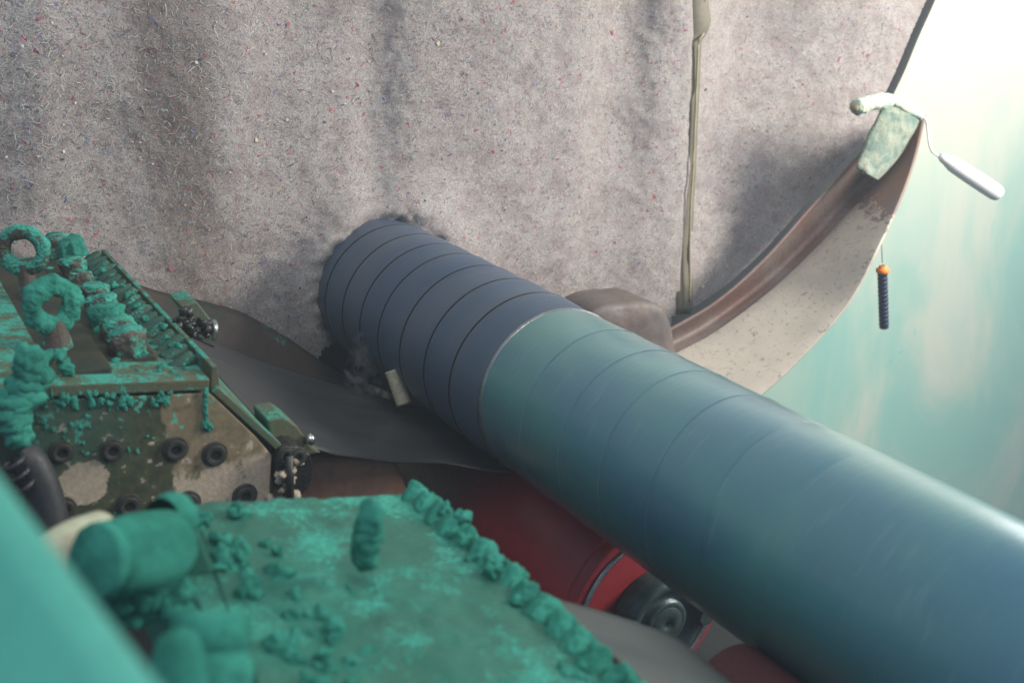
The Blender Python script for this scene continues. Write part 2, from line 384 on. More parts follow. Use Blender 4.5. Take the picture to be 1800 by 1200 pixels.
o = obj('back_shade_plate', prism([onY(a, b, 3.23) for a, b in bp], (0, .02, 0)), 'dark', dr, False)  # dark sheet that paints the shadowed gap between channel and felt
# channel between the lip and the felt, U-shaped
rows = []
for j in range(11):
    u = j/10; r = []
    for i in range(50):
        a = onY(ci[i].x, ci[i].y, 2.785); b = onY(ch[i].x, ch[i].y, 2.80)
        p = a.lerp(b, u); p += Vector((.35, .9, -.2)).normalized()*(.075*sin(pi*u**.6)**.8+.0); r.append(p)
    rows.append(r)
o = obj('channel', loft(rows), 'chan', dr); solid(o, .01)
# ledge of the ring below the felt at the left of the pipe
le1 = curve_pts([(230, 500, 0), (300, 524, 0), (365, 535, 0), (430, 556, 0), (500, 596, 0), (560, 636, 0), (620, 668, 0), (690, 696, 0), (745, 716, 0), (800, 735, 0)], 50)
le2 = curve_pts([(215, 560, 0), (290, 590, 0), (360, 625, 0), (440, 655, 0), (520, 690, 0), (600, 720, 0), (680, 745, 0), (740, 765, 0), (790, 790, 0), (850, 820, 0)], 50)
rows = []
for j in range(9):
    u = j/8; rows.append([onY(le1[i].x, le1[i].y+2*fbm((i*.3, 0, 0), 1, 3), 2.93).lerp(onY(le2[i].x, le2[i].y, 2.80), u)+Vector((0, -.012*sin(pi*u), 0)) for i in range(50)])
o = obj('ledge', loft(rows), 'olive', dr); solid(o, .01, -1)

# ================================================================ FELT CURTAIN
seamL = [(1236, -60), (1217, 0), (1219, 60), (1217, 120), (1216, 220), (1213, 300), (1206, 360), (1200, 420), (1196, 480), (1195, 562), (1194, 640)]
seamR = [(1246, -60), (1240, 0), (1246, 34), (1240, 58), (1229, 66), (1225, 160), (1222, 230), (1219, 300), (1215, 360), (1213, 430), (1214, 500), (1213, 545), (1204, 562)]
def seam(y, S_):
    if y <= S_[0][1]: return S_[0][0]
    for (x0, y0), (x1, y1) in zip(S_, S_[1:]):
        if y0 <= y <= y1: return lerp(x0, x1, (y-y0)/(y1-y0))
    return S_[-1][0]
def gs(x, c, w): return exp(-((x-c)/w)**2)
def sl(x, y):
    """slope of the hanging felt (dY per pixel across)"""
    f = max(0, min(1, (520-y)/520)); lean = (y-0)*-.09
    s = .00036*gs(x, 1062+lean, 26)*(.35+f) - .00022*gs(x, 1140+lean*.6, 48)*(.5+f*.7)
    s += .00046*gs(x, 1262+lean*1.5*.6, 34)*(.1+1.3*f) - .00014*gs(x, 1400, 90)*(.5+f)
    s += .00024*gs(x, 455-y*.06, 45)*(.6+.4*sin(y*.009+1)) - .00006*gs(x, 285+y*.02, 60) + .00030*gs(x, 628+y*.02, 20)*(1-.5*f) - .00016*gs(x, 690, 40)
    s += .00014*gs(x, 120, 50)-.00006*gs(x, 20, 50)-.00004*gs(x, 850, 70)+.00006*gs(x, 930, 50)
    return s
STEP = 5
cache = {}
def foldoff(y):
    if y not in cache:
        a = 0; L = []
        for x in range(-160, 1900, STEP):
            a += sl(x, y)*STEP*5; L.append(a)
        m = sum(L)/len(L); cache[y] = [v-m for v in L]
    return cache[y]
EDGE = [(1690, -160), (1655, -70), (1629, 0), (1602, 60), (1575, 125), (1556, 165), (1540, 215), (1530, 260)]
def edge_x(y):
    for (x0, y0), (x1, y1) in zip(EDGE, EDGE[1:]):
        if y <= y1: return lerp(x0, x1, (y-y0)/(y1-y0))
    return 1530
def low_y(x):
    k = [c for c in ch if c.x >= x]; a = k[-1] if k else ch[0]; i = min(ch.index(a)+1, 49); b = ch[i]
    t = (x-a.x)/(b.x-a.x) if abs(b.x-a.x) > 1e-6 else 0
    return lerp(a.y, b.y, max(0, min(1, t)))-16
def inside(p, x, y):
    q = Vector((p.x-1.888, p.z-1.959))
    # felt ends along the traced lower ledge, the channel and the ring edge
    if x > 1183 and y > 240:
        if y > low_y(x)+.5: return False
    elif x > 700:
        if x > edge_x(y)+.5 and y < 240: return False
        if y > 700: return False
    if x < 590:
        k = min(le1, key=lambda c: abs(c.x-x))
        if y > k.y+9: return False
    if x < 215 and y > 540: return False
    d = sqrt((p.x-1.298)**2+(p.z-.619)**2)
    if d < .150: return False
    if 590 < x < 760 and y > 560+(x-588)*.1: return False
    if x >= 530 and x <= 590 and y > 604+(590-x)*.9+9*noise.noise(Vector((x*.09, 3, 1))): return False
    return True
def felt_y(x, y, off):
    p = onY(x, y, FY-.11); q = FY+off+fbm((x*.01, y*.01, 0), 1, 3)*.010+fbm((x*.06, y*.06, 3), 1, 3)*.0028
    d = sqrt((p.x-1.298)**2+(p.z-.619)**2)
    q += .045*exp(-((d-.200)/.04)**2)*(1+.6*fbm((x*.05, y*.05, 0), 1, 2)) - .12*exp(-((d-.20)/.13)**2)
    return q
def felt_panel(left):
    bm = bmesh.new(); g = {}
    for j, y in enumerate(range(-120, 760, STEP)):
        F = foldoff(y)
        for i, x in enumerate(range(-160, 1900, STEP)):
            sL, sR = seam(y, seamL), seam(y, seamR); xx = x
            if left:
                if x > sL+STEP: continue
                if x > sL: xx = sL
            else:
                if x < sR-STEP: continue
                if x < sR: xx = sR
                if y < 240 and xx > edge_x(y): xx = edge_x(y) if xx-edge_x(y) < STEP else xx
            yy = y
            if not left and xx > 1183 and y > 240:
                lb = low_y(xx)
                if y > lb: yy = lb if y-lb < STEP*1.6 else y
            p0 = onY(xx, yy, FY)
            if not inside(p0, xx, yy): continue
            pv_ = onY(xx, yy, felt_y(xx, y, F[i]))
            if (pv_.x-PXH)**2+(pv_.z-.619)**2 < .197**2: continue
            g[i, j] = bm.verts.new(pv_)
    for (i, j) in list(g):
        k = [(i, j), (i+1, j), (i+1, j+1), (i, j+1)]
        if all(c in g for c in k): bm.faces.new([g[c] for c in k][::-1])
    seen = set(); best = []
    for v0 in bm.verts:
        if v0 in seen: continue
        st_ = [v0]; seen.add(v0); comp = []
        while st_:
            v = st_.pop(); comp.append(v)
            for e in v.link_edges:
                w = e.other_vert(v)
                if w not in seen: seen.add(w); st_.append(w)
        if len(comp) > len(best): best = comp
    keep = set(best); bmesh.ops.delete(bm, geom=[v for v in bm.verts if v not in keep], context='VERTS')
    bmesh.ops.recalc_face_normals(bm, faces=bm.faces); return bm
PXH = 1.298
def fibres(n, x0, x1, seed, left):
    rnd = random.Random(seed); V = []; Fc = []; C = []
    # a drape of curled threads and scraps caught in the felt
    pal = [((.46, .44, .42), 34), ((.38, .355, .35), 26), ((.17, .155, .165), 34), ((.56, .55, .52), 8), ((.33, .22, .16), 5), ((.45, .20, .23), 9), ((.16, .20, .38), 3), ((.55, .47, .30), 4)]
    w = [k[1] for k in pal]; cnt = 0
    while cnt < n:
        x = rnd.uniform(x0, x1); y = rnd.uniform(-60, 740); sL, sR = seam(y, seamL), seam(y, seamR)
        if left and x > sL-8 or not left and x < sR+8: continue
        p0 = onY(x, y, FY)
        if (p0.x-PXH)**2+(p0.z-.619)**2 < .24**2: continue
        if not inside(p0, x, y) or not inside(p0, x+14, y+14) or not inside(p0, x-14, y+14): continue
        cnt += 1
        yy = (int(y)+120)//STEP*STEP-120; i = int((x+160)/STEP); L_ = foldoff(yy); off = L_[min(i, len(L_)-1)]
        Yb = felt_y(x, y, off)-.0015
        c = rnd.choices(pal, w)[0][0]; j = rnd.uniform(.75, 1.2); c = tuple(k*j for k in c)
        P = onY(x, y, Yb); sm_ = sl(x, y)*5/.00155; fleck = rnd.random() < .030
        if fleck:
            c = rnd.choice([(.42, .10, .15), (.48, .16, .21), (.38, .12, .12), (.12, .16, .40), (.60, .50, .36), (.66, .62, .56), (.10, .09, .10), (.08, .08, .10)]); r = rnd.uniform(.0018, .0058)
            if rnd.random() < .06: r *= 1.8
            b0 = len(V); m = 7; st = rnd.uniform(0, pi); asp = rnd.uniform(.4, 1)
            for q in range(m):
                a = 2*pi*q/m; rr = r*rnd.uniform(.55, 1); ex, ez = rr*cos(a), rr*sin(a)*asp
                V.append((P.x+ex*cos(st)-ez*sin(st), Yb-.002+(ex*cos(st)-ez*sin(st))*sm_, P.z+ex*sin(st)+ez*cos(st))); C.append(c)
            Fc.append(tuple(range(b0, b0+m))); continue
        L = rnd.uniform(.005, .022)*(.6+.8*rnd.random()); a = rnd.uniform(0, 2*pi); curl = rnd.gauss(0, 75); wd = rnd.uniform(.0004, .0008); seg = 5; b0 = len(V); x_, z_ = P.x, P.z
        for q in range(seg+1):
            nx, nz = -sin(a), cos(a); lift = -.0015*sin(pi*q/seg)*rnd.random()
            ww = wd*(1 if 0 < q < seg else .3)
            V.append((x_+nx*ww, Yb+lift+(x_-P.x)*sm_, z_+nz*ww)); V.append((x_-nx*ww, Yb+lift+(x_-P.x)*sm_, z_-nz*ww)); C += [c, c]
            x_ += cos(a)*L/seg; z_ += sin(a)*L/seg; a += curl*L/seg
        for q in range(seg): k = b0+2*q; Fc.append((k, k+1, k+3, k+2))
    return V, Fc, C
def add_fibres(parent, *a):
    V, Fc, C = fibres(*a); o0 = worg(parent); me = bpy.data.meshes.new('fibres'); me.from_pydata([Vector(v)-o0 for v in V], [], Fc)
    at = me.color_attributes.new('Col', 'FLOAT_COLOR', 'POINT'); at.data.foreach_set('color', [k for c in C for k in (*c, 1)])
    me.materials.append(M['fibre']); o = bpy.data.objects.new('fibres', me); COL.objects.link(o); o.parent = parent; o['kind'] = 'stuff'
fl = thing('felt_curtain', 'wide grey speckled felt sheet with the dark pipe coming out through its hole', 'curtain', (.8, FY, .6), 'felt sheets closing the ring')
obj('felt_sheet', felt_panel(True), 'felt', fl); add_fibres(fl, 15000, -40, 1230, 3, True)
bm = loft([[onY(seam(y, seamL)-7, y, FY+.012) for y in range(-60, 562, 12)], [onY(seam(y, seamR)+4, y, FY+.010) for y in range(-60, 562, 12)]])
o = obj('slit_backing', bm, 'slit', fl); solid(o, .004)
fr = thing('felt_curtain', 'narrow felt sheet right of the slit, next to the cream crescent lip', 'curtain', (2.9, FY, .8), 'felt sheets closing the ring')
obj('felt_sheet', felt_panel(False), 'felt_clean', fr); add_fibres(fr, 4800, 1190, 1640, 4, False)
pts = [onY(seam(y, seamR)-1, y, FY-.020+foldoff((y+120)//STEP*STEP-120)[int((seam(y, seamR)+160)/STEP)]) for y in range(-60, 540, 10)]
obj('edge_cord', tube(pts, .0042, 8), 'cord', fr)

# ================================================================ PIPE
PX, PZ, PR = 1.298, .619, .2
pp = thing('coated_pipe', 'long blue-green coated pipe with charcoal plastic turns wound on its far end', 'pipe', (PX, 1.5, PZ))
def ringband(y0, y1, r0, r1, edge=.0035, n=120, seed=0):
    # radius falls from the thick leading edge to the trailing edge tucked under the next turn
    prof = [(lerp(y0, y1-.0085, k/6), r0+edge*(k/6)**1.5) for k in range(7)] + [(y1-.0065, r0+edge*.9), (y1-.0055, r0-.006), (y1, r0-.006)]
    bm = lathe([(a-y0, b) for a, b in prof], (PX, y0, PZ), (0, 1, 0), n)
    for v in bm.verts: 
        a = math.atan2(v.co.z-PZ, v.co.x-PX); v.co.y += .006*sin(a*2+1)
    return bm
obj('pipe_body', lathe([(0, PR), (4.1, PR)], (PX, -.75, PZ), (0, 1, 0), 160), 'pipe', pp)
tb = [1.985, 1.80, 1.655, 1.52, 1.375, 1.23, 1.09, .95, .80, .64]
for i in range(6):
    y1, y0 = tb[i], tb[i+1]; q0, q1 = PR+.0004*(6-i), PR+.0004*(5-i)
    bm = lathe([(0, q1), (.003, q0), (y1-y0, q0)], (PX, y0, PZ), (0, 1, 0), 140)
    for v in bm.verts: a = math.atan2(v.co.z-PZ, v.co.x-PX); v.co.y += .010*sin(a+.5)+.004*sin(2*a+i)
    obj('coating_turn', bm, 'pipe', pp)
yb = [1.975, 2.105, 2.235, 2.370, 2.500, 2.615, 2.735, 2.860, 3.05]
for i in range(len(yb)-1):
    r = PR+.0035+i*.0007
    obj('wrap_turn', ringband(yb[i]-.001, yb[i+1], r, r+.0006, .0048, 140, i), 'wrap', pp)
for i in range(1, len(yb)-1):  # thin dark beads drawn as the shadow line at each overlap
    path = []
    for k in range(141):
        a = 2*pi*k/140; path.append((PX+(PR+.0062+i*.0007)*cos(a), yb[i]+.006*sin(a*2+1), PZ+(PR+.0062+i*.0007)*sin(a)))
    obj('wrap_shade_line', tube(path, .0017, 8), 'edge', pp)
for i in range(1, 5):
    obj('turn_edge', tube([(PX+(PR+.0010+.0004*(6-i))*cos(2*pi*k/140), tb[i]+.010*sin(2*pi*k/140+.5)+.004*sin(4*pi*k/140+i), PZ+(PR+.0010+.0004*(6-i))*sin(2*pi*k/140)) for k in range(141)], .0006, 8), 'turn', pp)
obj('collar', lathe([(-.006, PR+.0025), (-.0045, PR+.0038), (-.001, PR+.0052), (.003, PR+.0042)], (PX, 1.972, PZ), (0, 1, 0), 140), 'steel', pp)

# ================================================================ FILMS
def film(path, nm, lab, mat, th=.004):
    """path: (x, z, near y, far y)"""
    t = thing(nm, lab, 'film', ((path[0][0]+path[-1][0])/2, path[0][2], path[-1][1])); rows = []
    A = curve_pts([(p[0], p[1], 0) for p in path], 34); B = curve_pts([(p[2], p[3], 0) for p in path], 34)
    for j in range(34):
        rows.append([Vector((A[j].x, lerp(B[j].x, B[j].y, k/24), A[j].y+.004*fbm((A[j].x*3, k*.25, 0), 1, 3))) for k in range(25)])
    o = obj('sheet', loft(rows), mat, t); solid(o, th); return t
film([(.60, .70, 1.93, 2.74), (.72, .62, 1.95, 2.73), (.79, .575, 1.99, 2.71), (.93, .50, 2.05, 2.69), (1.06, .452, 2.08, 2.62), (1.18, .424, 2.02, 2.48), (1.36, .405, 1.99, 2.42)],
     'plastic_film', 'dark grey plastic sheet running from the bolted die end to beneath the wrapped pipe', 'film')
film([(.70, .765, .60, 1.085), (.85, .672, .60, 1.085), (.95, .60, .60, 1.085), (.975, .53, .60, 1.085), (.99, .35, .60, 1.085)],
     'plastic_film', 'greyish film sheet low at the right of the powder-caked die, running under a red roller', 'film2', .0015)

# ================================================================ ROLLERS
def roller(c, y0, y1, r, label, rm='red'):
    t = thing('press_roller', label, 'roller', (c[0], y0, c[1]-r), 'red rollers under the pipe'); L = y1-y0
    b = lathe([(0, r-.035), (0, r-.008), (.008, r), (L, r), (L, .02)], (c[0], y0, c[1]), (0, 1, 0), 96); obj('rubber_sleeve', b, rm, t); return t
RC = (1.365, .178)
rl = roller(RC, 1.70, 2.72, .232, 'large dark red roller with silver ring and round bearing under the pipe')
obj('end_step', lathe([(.02, .225), (-.012, .222), (-.016, .215), (-.016, .198)], (RC[0], 1.69, RC[1]), (0, 1, 0), 96), 'red', rl)
obj('silver_ring', lathe([(0, .200), (-.005, .1995), (-.0065, .194), (-.004, .188), (.004, .186)], (RC[0], 1.672, RC[1]), (0, 1, 0), 96), 'steel', rl)
obj('hub_disc', lathe([(0, .190), (-.004, .15), (-.006, .11), (-.01, .04)], (RC[0], 1.676, RC[1]), (0, 1, 0), 96), 'red', rl)
obj('bearing_housing', lathe([(0, .110), (-.05, .108), (-.062, .100), (-.062, .086), (-.048, .082), (-.045, .060), (-.056, .056), (-.060, .050), (-.058, .042)], (RC[0], 1.668, RC[1]), (0, 1, 0), 72), 'dsteel', rl)
obj('bearing_cap', lathe([(0, .044), (-.004, .040), (-.005, .010), (.002, .006), (.002, .0005)], (RC[0], 1.612, RC[1]), (0, 1, 0), 48), 'dsteel', rl)
for s, a in ((0, 2.9), (1, -.12)):
    c = Vector((RC[0]+.108*cos(a), 1.62, RC[1]+.108*sin(a)))
    b = hexprism(.024, .022); bmesh.ops.rotate(b, verts=b.verts, matrix=Matrix.Rotation(pi/2, 3, 'X')); lobj('housing_lug', b, 'dsteel', rl, c, None, False)
roller((1.065, .455), .1, 1.10, .086, 'small dark red roller at the bottom edge of the photo, where the nearer film ends', 'red_dark')

# ================================================================ RUSTY SHIELDS, STICK
def plate(name, label, cat, pts, y, depth, mat, puff=.0):
    P = [onY(a, b, y) for a, b in pts]; c = sum(P, Vector())/len(P)
    t = thing(name, label, cat, c); 
    n = 14; rows = []
    for j in range(n+1):
        u = j/n; rr = sqrt(1-u*u*.98) if puff else 1
        rows.append([c+(p-c)*(sin((1-u)*pi/2)**.6 if puff else 1-u)+Vector((0, -puff*(1-(1-u)**2), 0)) for p in P+[P[0]]])
    bm = loft([[p+Vector((0, depth, 0)) for p in rows[0]]]+rows)
    bmesh.ops.remove_doubles(bm, verts=bm.verts, dist=1e-5); bmesh.ops.recalc_face_normals(bm, faces=bm.faces)
    bm.normal_update()
    for v in bm.verts: v.co += v.normal*fbm(v.co, 14, 3)*.006
    obj('shell', bm, mat, t); return t
def sm(pts, n=40): return [(p.x, p.y) for p in curve_pts([(a, b, 0) for a, b in pts], n)]
rs = plate('rusty_guard', 'rusty brown curved steel guard under the dark film beside the bolted die', 'guard', sm([(480, 815), (540, 800), (620, 798), (690, 806), (708, 840), (722, 880), (730, 930), (640, 950), (520, 950), (470, 900), (480, 815)]), 2.12, .2, 'rust', .03)
bg_ = plate('brown_guard', 'dull brown rounded steel knob rising behind the pipe near the crescent lip', 'guard', sm([(1035, 600), (1030, 560), (1050, 538), (1085, 530), (1130, 527), (1160, 536), (1172, 560), (1181, 600), (1184, 640), (1130, 650), (1060, 640), (1035, 600)]), 2.70, .15, 'brown', .03)
a, b_ = onY(690, 650, 2.44), onY(711, 710, 2.40)
ps = thing('pale_stick', 'short pale yellow ribbed stick standing between the film edge and the pipe', 'stick', b_)
obj('stick_body', tube([a.lerp(b_, k/12) for k in range(13)], .021, 20), 'pale', ps)
for k in range(9):
    c = a.lerp(b_, k/8*.9+.05); d = (b_-a).normalized()
    obj('rib', lathe([(-.002, .0208), (0, .0222), (.002, .0208)], c, d, 20), 'pale', ps)

mb = thing('die_shade_block', 'near-black block added to darken the gap under the two powder-dusted die blocks', 'filler block', (0, 1.2, .2))  # added block, covers a gap that showed too bright
bm = prism([Vector((-.9, 0, .50)), Vector((.50, 0, .40)), Vector((.50, 0, -.4)), Vector((-.9, 0, -.4))], (0, 2.8, 0)); obj('shade_block', bm, 'gap_shade', mb, False)
rb = thing('roller_shade_block', 'near-black block added to darken the gap below the red rollers and the pipe', 'filler block', (1.5, 1.2, -.3))  # added block, its black colour stands for the shade below the pipe
bm = prism([Vector((.72, 0, -.12)), Vector((2.3, 0, -.12)), Vector((2.3, 0, -.5)), Vector((.72, 0, -.5))], (0, 3.1, 0)); obj('shade_block', bm, 'gap_shade', rb, False)
# ================================================================ LEFT DIE
LY, LE = 1.90, 2.86
ld = thing('film_extrusion_die', 'olive dusty steel die block with bolted scuffed end plate and row of powdered nuts', 'die', (.40, LY, .55))
prof = [(-60, 682), (20, 676), (372, 664), (380, 672), (455, 748), (494, 784), (490, 830), (478, 884), (450, 975), (80, 975), (-60, 960)]
o = obj('die_body', prism([onY(a, b, LY+.012) for a, b in prof], (0, LE-LY, 0)), 'side', ld, False); mod_bevel(o, .004)
face = [(38, 712), (60, 704), (365, 690), (374, 694), (448, 765), (478, 800), (474, 880), (440, 966), (100, 966), (50, 850)]
o = obj('end_plate', prism([onY(a, b, LY-.010) for a, b in face], (0, .022, 0)), 'end', ld, False); mod_bevel(o, .003)
# rim strips framing the plate: top and slanting right edge
def strip(name, a, b, w, h, mat, par, ylen, y=LY):
    A, B = onY(*a, y), onY(*b, y); d = (B-A).normalized(); n = Vector((-d.z, 0, d.x))
    o = obj(name, prism([A, B, B+n*w, A+n*w], (0, ylen, 0)), mat, par, False); mod_bevel(o, .003); return o
strip('top_edge_strip', (40, 700), (368, 686), .022, 0, 'side', ld, .05, LY-.014)
strip('top_edge_strip', (372, 690), (486, 792), .016, 0, 'side', ld, LE-LY, LY-.012)
# stepped top plates
def block(name, x0, x1, y0, y1, z0, z1, mat, par, bev=.004, rot=0):
    bm = prism([Vector((x0, y0, z0)), Vector((x1, y0, z0+rot)), Vector((x1, y0, z1+rot)), Vector((x0, y0, z1))], (0, y1-y0, 0))
    o = obj(name, bm, mat, par, False); mod_bevel(o, bev); return o
T = onY(372, 664, LY); zt = T.z   # top corner height
block('top_plate', -.25, .425, 2.02, LE-.03, zt-.01, zt+.022, 'top', ld, .005, -.0)
block('top_plate', -.25, .33, 1.955, LE-.06, zt+.006, zt+.040, 'top', ld, .006)
block('trough', .43, .487, 1.98, LE-.02, zt-.012, zt-.004, 'hole', ld, .001)
# guard rail along the lip side
A, B = onY(378, 655, LY), 0
o = obj('lip_rail', prism([Vector((T.x-.004, 1.90, zt-.02)), Vector((T.x+.014, 1.90, zt-.02)), Vector((T.x+.012, 1.90, zt+.022)), Vector((T.x+.002, 1.90, zt+.022))], (0, LE-1.9, 0)), 'side', ld, False); mod_bevel(o, .002)
# toothed adjusting screws along the rail
b = lathe([(0, .001), (0, .009), (.003, .0145), (.010, .0165), (.044, .0165), (.052, .013), (.054, .001)], (-.027, 0, 0), (1, 0, 0), 20); dense(b, 1); rough_up(b, .004, 45, 2, .0012)
tooth = lobj('adjusting_screw', b, 'rib', ld, (T.x-.026, 2.0, zt-.0), None)
N = 19
for i in range(1, N):
    rr = random.Random(i); dup(tooth, ld, (T.x-.026+rr.uniform(-.003, .003), lerp(2.0, 2.83, i/(N-1)), zt+.003), (rr.uniform(-2, 2), -.30+rr.uniform(-.12, .12), .30+rr.uniform(-.12, .12)), (rr.uniform(.9, 1.15), 1, rr.uniform(.9, 1.2)))
tooth.rotation_euler = (0, -.3, .3)
# socket bolts in the end plate
def bolt_mesh(r=.0235, n=28):
    return lathe([(0, r*1.02), (-.003, r*1.02), (-.0045, r*.97), (-.0045, r*.80), (-.010, r*.78), (-.0115, r*.74), (-.0115, r*.46), (-.011, r*.43), (-.001, r*.40), (-.001, .0004)], (0, 0, 0), (0, 1, 0), n)
b0 = None
BL = [(108, 793), (197, 790), (308, 788), (377, 797), (112, 892), (226, 887), (330, 883), (430, 870)]
rs_ = [.021, .021, .0235, .0245, .021, .0225, .0245, .0245]
for (px, py), r in zip(BL, rs_):
    loc = onY(px, py, LY-.010)
    if b0 is None: b0 = sharp(lobj('bolt', bolt_mesh(), 'bolt', ld, loc)); o = b0
    else: o = dup(b0, ld, loc)
    o.scale = (r/.0235, 1, r/.0235); o.rotation_euler = (0, random.uniform(0, 1), 0)
# powdered nuts standing on the top
def nut(seed, r, h, amp=.006, sub=4):
    r *= 1.12; h *= 1.2; b = hexprism(r, h, 8, .22); bmesh.ops.subdivide_edges(b, edges=b.edges, cuts=sub+4, use_grid_fill=True)
    bmesh.ops.triangulate(b, faces=[f for f in b.faces if len(f.verts) > 4])
    rough_up(b, amp, 38, seed, .0022, 230); return b
NB_ = [(104, 452, .030, .050), (128, 452, .032, .044), (132, 486, .027, .038), (142, 507, .027, .034), (168, 526, .027, .030), (183, 551, .030, .034), (190, 575, .034, .038), (210, 596, .031, .036), (226, 622, .034, .040)]
NM = ['caked', 'powder', 'caked', 'caked_less', 'caked', 'caked', 'powder', 'caked', 'caked_less']
for i, (px, py, r, h) in enumerate(NB_):
    lobj('hex_nut', nut(i+3, r, h), NM[i], ld, onZ(px, py, zt+.018), (random.uniform(-.08, .08), random.uniform(-.08, .08), random.uniform(0, 1)))
# eye bolts
def eye(par, c, R, r, rot, seed, mat, base_z, amp=.004):
    bm = bmesh.new(); nu, nv = 140, 44; g = []
    for i in range(nu):
        a = 2*pi*i/nu; row = []
        for j in range(nv):
            t = 2*pi*j/nv; row.append(bm.verts.new(((R+r*cos(t))*cos(a), r*sin(t)*.9, (R+r*cos(t))*sin(a))))
        g.append(row)
    for i in range(nu):
        for j in range(nv): bm.faces.new((g[i][j], g[(i+1) % nu][j], g[(i+1) % nu][(j+1) % nv], g[i][(j+1) % nv]))
    bmesh.ops.recalc_face_normals(bm, faces=bm.faces); rough_up(bm, amp, 30, seed, .0022, 300)
    o = lobj('eye_bolt', bm, mat, par, c, (0, 0, rot))
    h = c.z-R-r-base_z
    b = lathe([(0, r*1.9), (.008, r*1.95), (.02, r*1.5), (max(h, .0)+.03, r*.95)], (0, 0, 0), (0, 0, 1), 32); dense(b, 1); rough_up(b, .003, 40, seed, .001)
    lobj('shank', b, 'caked_less', par, Vector((c.x, c.y, base_z))); return o
eye(ld, onY(40, 441, 2.46), .0415, .0155, -HD+.1, 3, 'caked', zt+.02, .004)
eye(ld, onY(91, 538, 2.10), .0370, .0190, -HD+.85, 8, 'powder', zt+.02, .010)
# powder lying in heaps on the die
def heaps(par, items, seed=0, sub=3, amp=.5, mat='powder'):
    bm = bmesh.new()
    for i, (c, r) in enumerate(items): blob(bm, c, r, seed+i, sub, amp)
    return obj('powder_heaps', bm, mat, par, True, kind='stuff')
it = []; rr = random.Random(5)
for k in range(46):   # along the row of nuts
    i = rr.randrange(len(NB_)); px, py = NB_[i][:2]
    it.append((onZ(px+rr.uniform(-34, 30), py+rr.uniform(-6, 22), zt+.022), (rr.uniform(.004, .011), rr.uniform(.004, .012), rr.uniform(.003, .009))))
for k in range(34):   # between the screws
    y = rr.uniform(2.0, 2.8); it.append((Vector((T.x-.018+rr.uniform(-.020, .012), y, zt+.006+rr.uniform(-.004, .016))), rr.uniform(.004, .010)))
for k in range(40):   # front of the top
    it.append((onZ(rr.uniform(70, 330), rr.uniform(640, 674), zt+.010), rr.uniform(.003, .008)))
for k in range(46):   # clinging below the front edge
    px = rr.choice([rr.uniform(150, 235), rr.uniform(268, 300), rr.uniform(60, 140)]); it.append((onY(px, rr.uniform(688, 712), LY-.012), (rr.uniform(.003, .006), .004, rr.uniform(.004, .012))))
for k in range(30):
    it.append((onY(rr.uniform(60, 280), rr.uniform(705, 800), LY-.011), (rr.uniform(.0015, .005), .002, rr.uniform(.002, .006))))
for k, (px, py) in enumerate([(362, 690), (362, 702), (361, 714), (362, 726), (363, 738), (360, 746), (368, 750)]): it.append((onY(px, py, LY-.014), (.0045+.002*(k > 4), .004, .010)))
for k, (px, py) in enumerate([(104, 625), (112, 638), (118, 650), (84, 627)]): it.append((onY(px, py, LY+.03), (.012, .01, .012)))
heaps(ld, it, 40)
it = []
for k in range(16):
    u = k/15; it.append((onY(lerp(48, 28, u)+12*sin(u*7), lerp(625, 770, u), 1.86), (.020+.014*sin(pi*u), .022, .022)))
bm = bmesh.new()
for i, (c, r) in enumerate(it): blob(bm, c, r, 90+i, 3, .45)
o = obj('powder_caked_rod', bm, 'powder', ld)
# crusty fittings on the lip side
it = []
def crud(par, cx, cy, Y, sx, sy, n, r0, r1, seed, name='grease_crud', mat='grease'):
    rr = random.Random(seed); bm = bmesh.new()
    for k in range(n): blob(bm, onY(cx+rr.gauss(0, sx), cy+rr.gauss(0, sy), Y+rr.uniform(-.02, .02)), rr.uniform(r0, r1), seed+k, 2, .6, None, .001)
    return obj(name, bm, mat, par, True, kind='stuff')
fit_ = obj('side_bracket', prism([onY(a, b, 2.25) for a, b in ((318, 538), (346, 530), (384, 578), (372, 590), (340, 570))], (0, .10, 0)), 'side', ld, False); mod_bevel(fit_, .003)
crud(ld, 332, 572, 2.20, 13, 10, 40, .005, .012, 11)
obj('clamp_screw', tube([onY(340, 577, 2.22), onY(374, 580, 2.22)], .012, 16), 'dsteel', ld)
obj('screw_head', tube([onY(370, 580, 2.21), onY(378, 580, 2.21)], [.023, .023], 20), 'steel', ld)
obj('locking_pin', tube([onY(328, 585, 2.2), onY(376, 608, 2.2)], .0045, 10), 'bolt', ld)
fit2 = obj('side_bracket', prism([onY(a, b, 1.93) for a, b in ((470, 738), (500, 732), (524, 750), (548, 785), (566, 796), (540, 800), (505, 790), (476, 776))], (0, .09, 0)), 'side', ld, False); mod_bevel(fit2, .004)
o = obj('end_fitting', prism([onY(a, b, 1.87) for a, b in sm([(494, 792), (520, 784), (546, 800), (551, 830), (540, 862), (516, 876), (498, 872), (490, 850), (488, 815), (494, 792)], 24)], (0, .09, 0)), 'grease', ld, False); mod_bevel(o, .008, 3)
o = dup(b0, ld, onY(522, 802, 1.86)); o.scale = (.8, .8, .8); o = dup(b0, ld, onY(500, 800, 1.86)); o.scale = (.6, .8, .8)
obj('clamp_screw', tube([onY(508, 800, 1.85), onY(510, 880, 1.85)], .0085, 12), 'grease', ld)
obj('screw_head', tube([onY(540, 768, 1.92), onY(550, 775, 1.92)], .010, 12), 'steel', ld)
crud(ld, 505, 835, 1.87, 12, 24, 26, .006, .012, 21, mat='end')

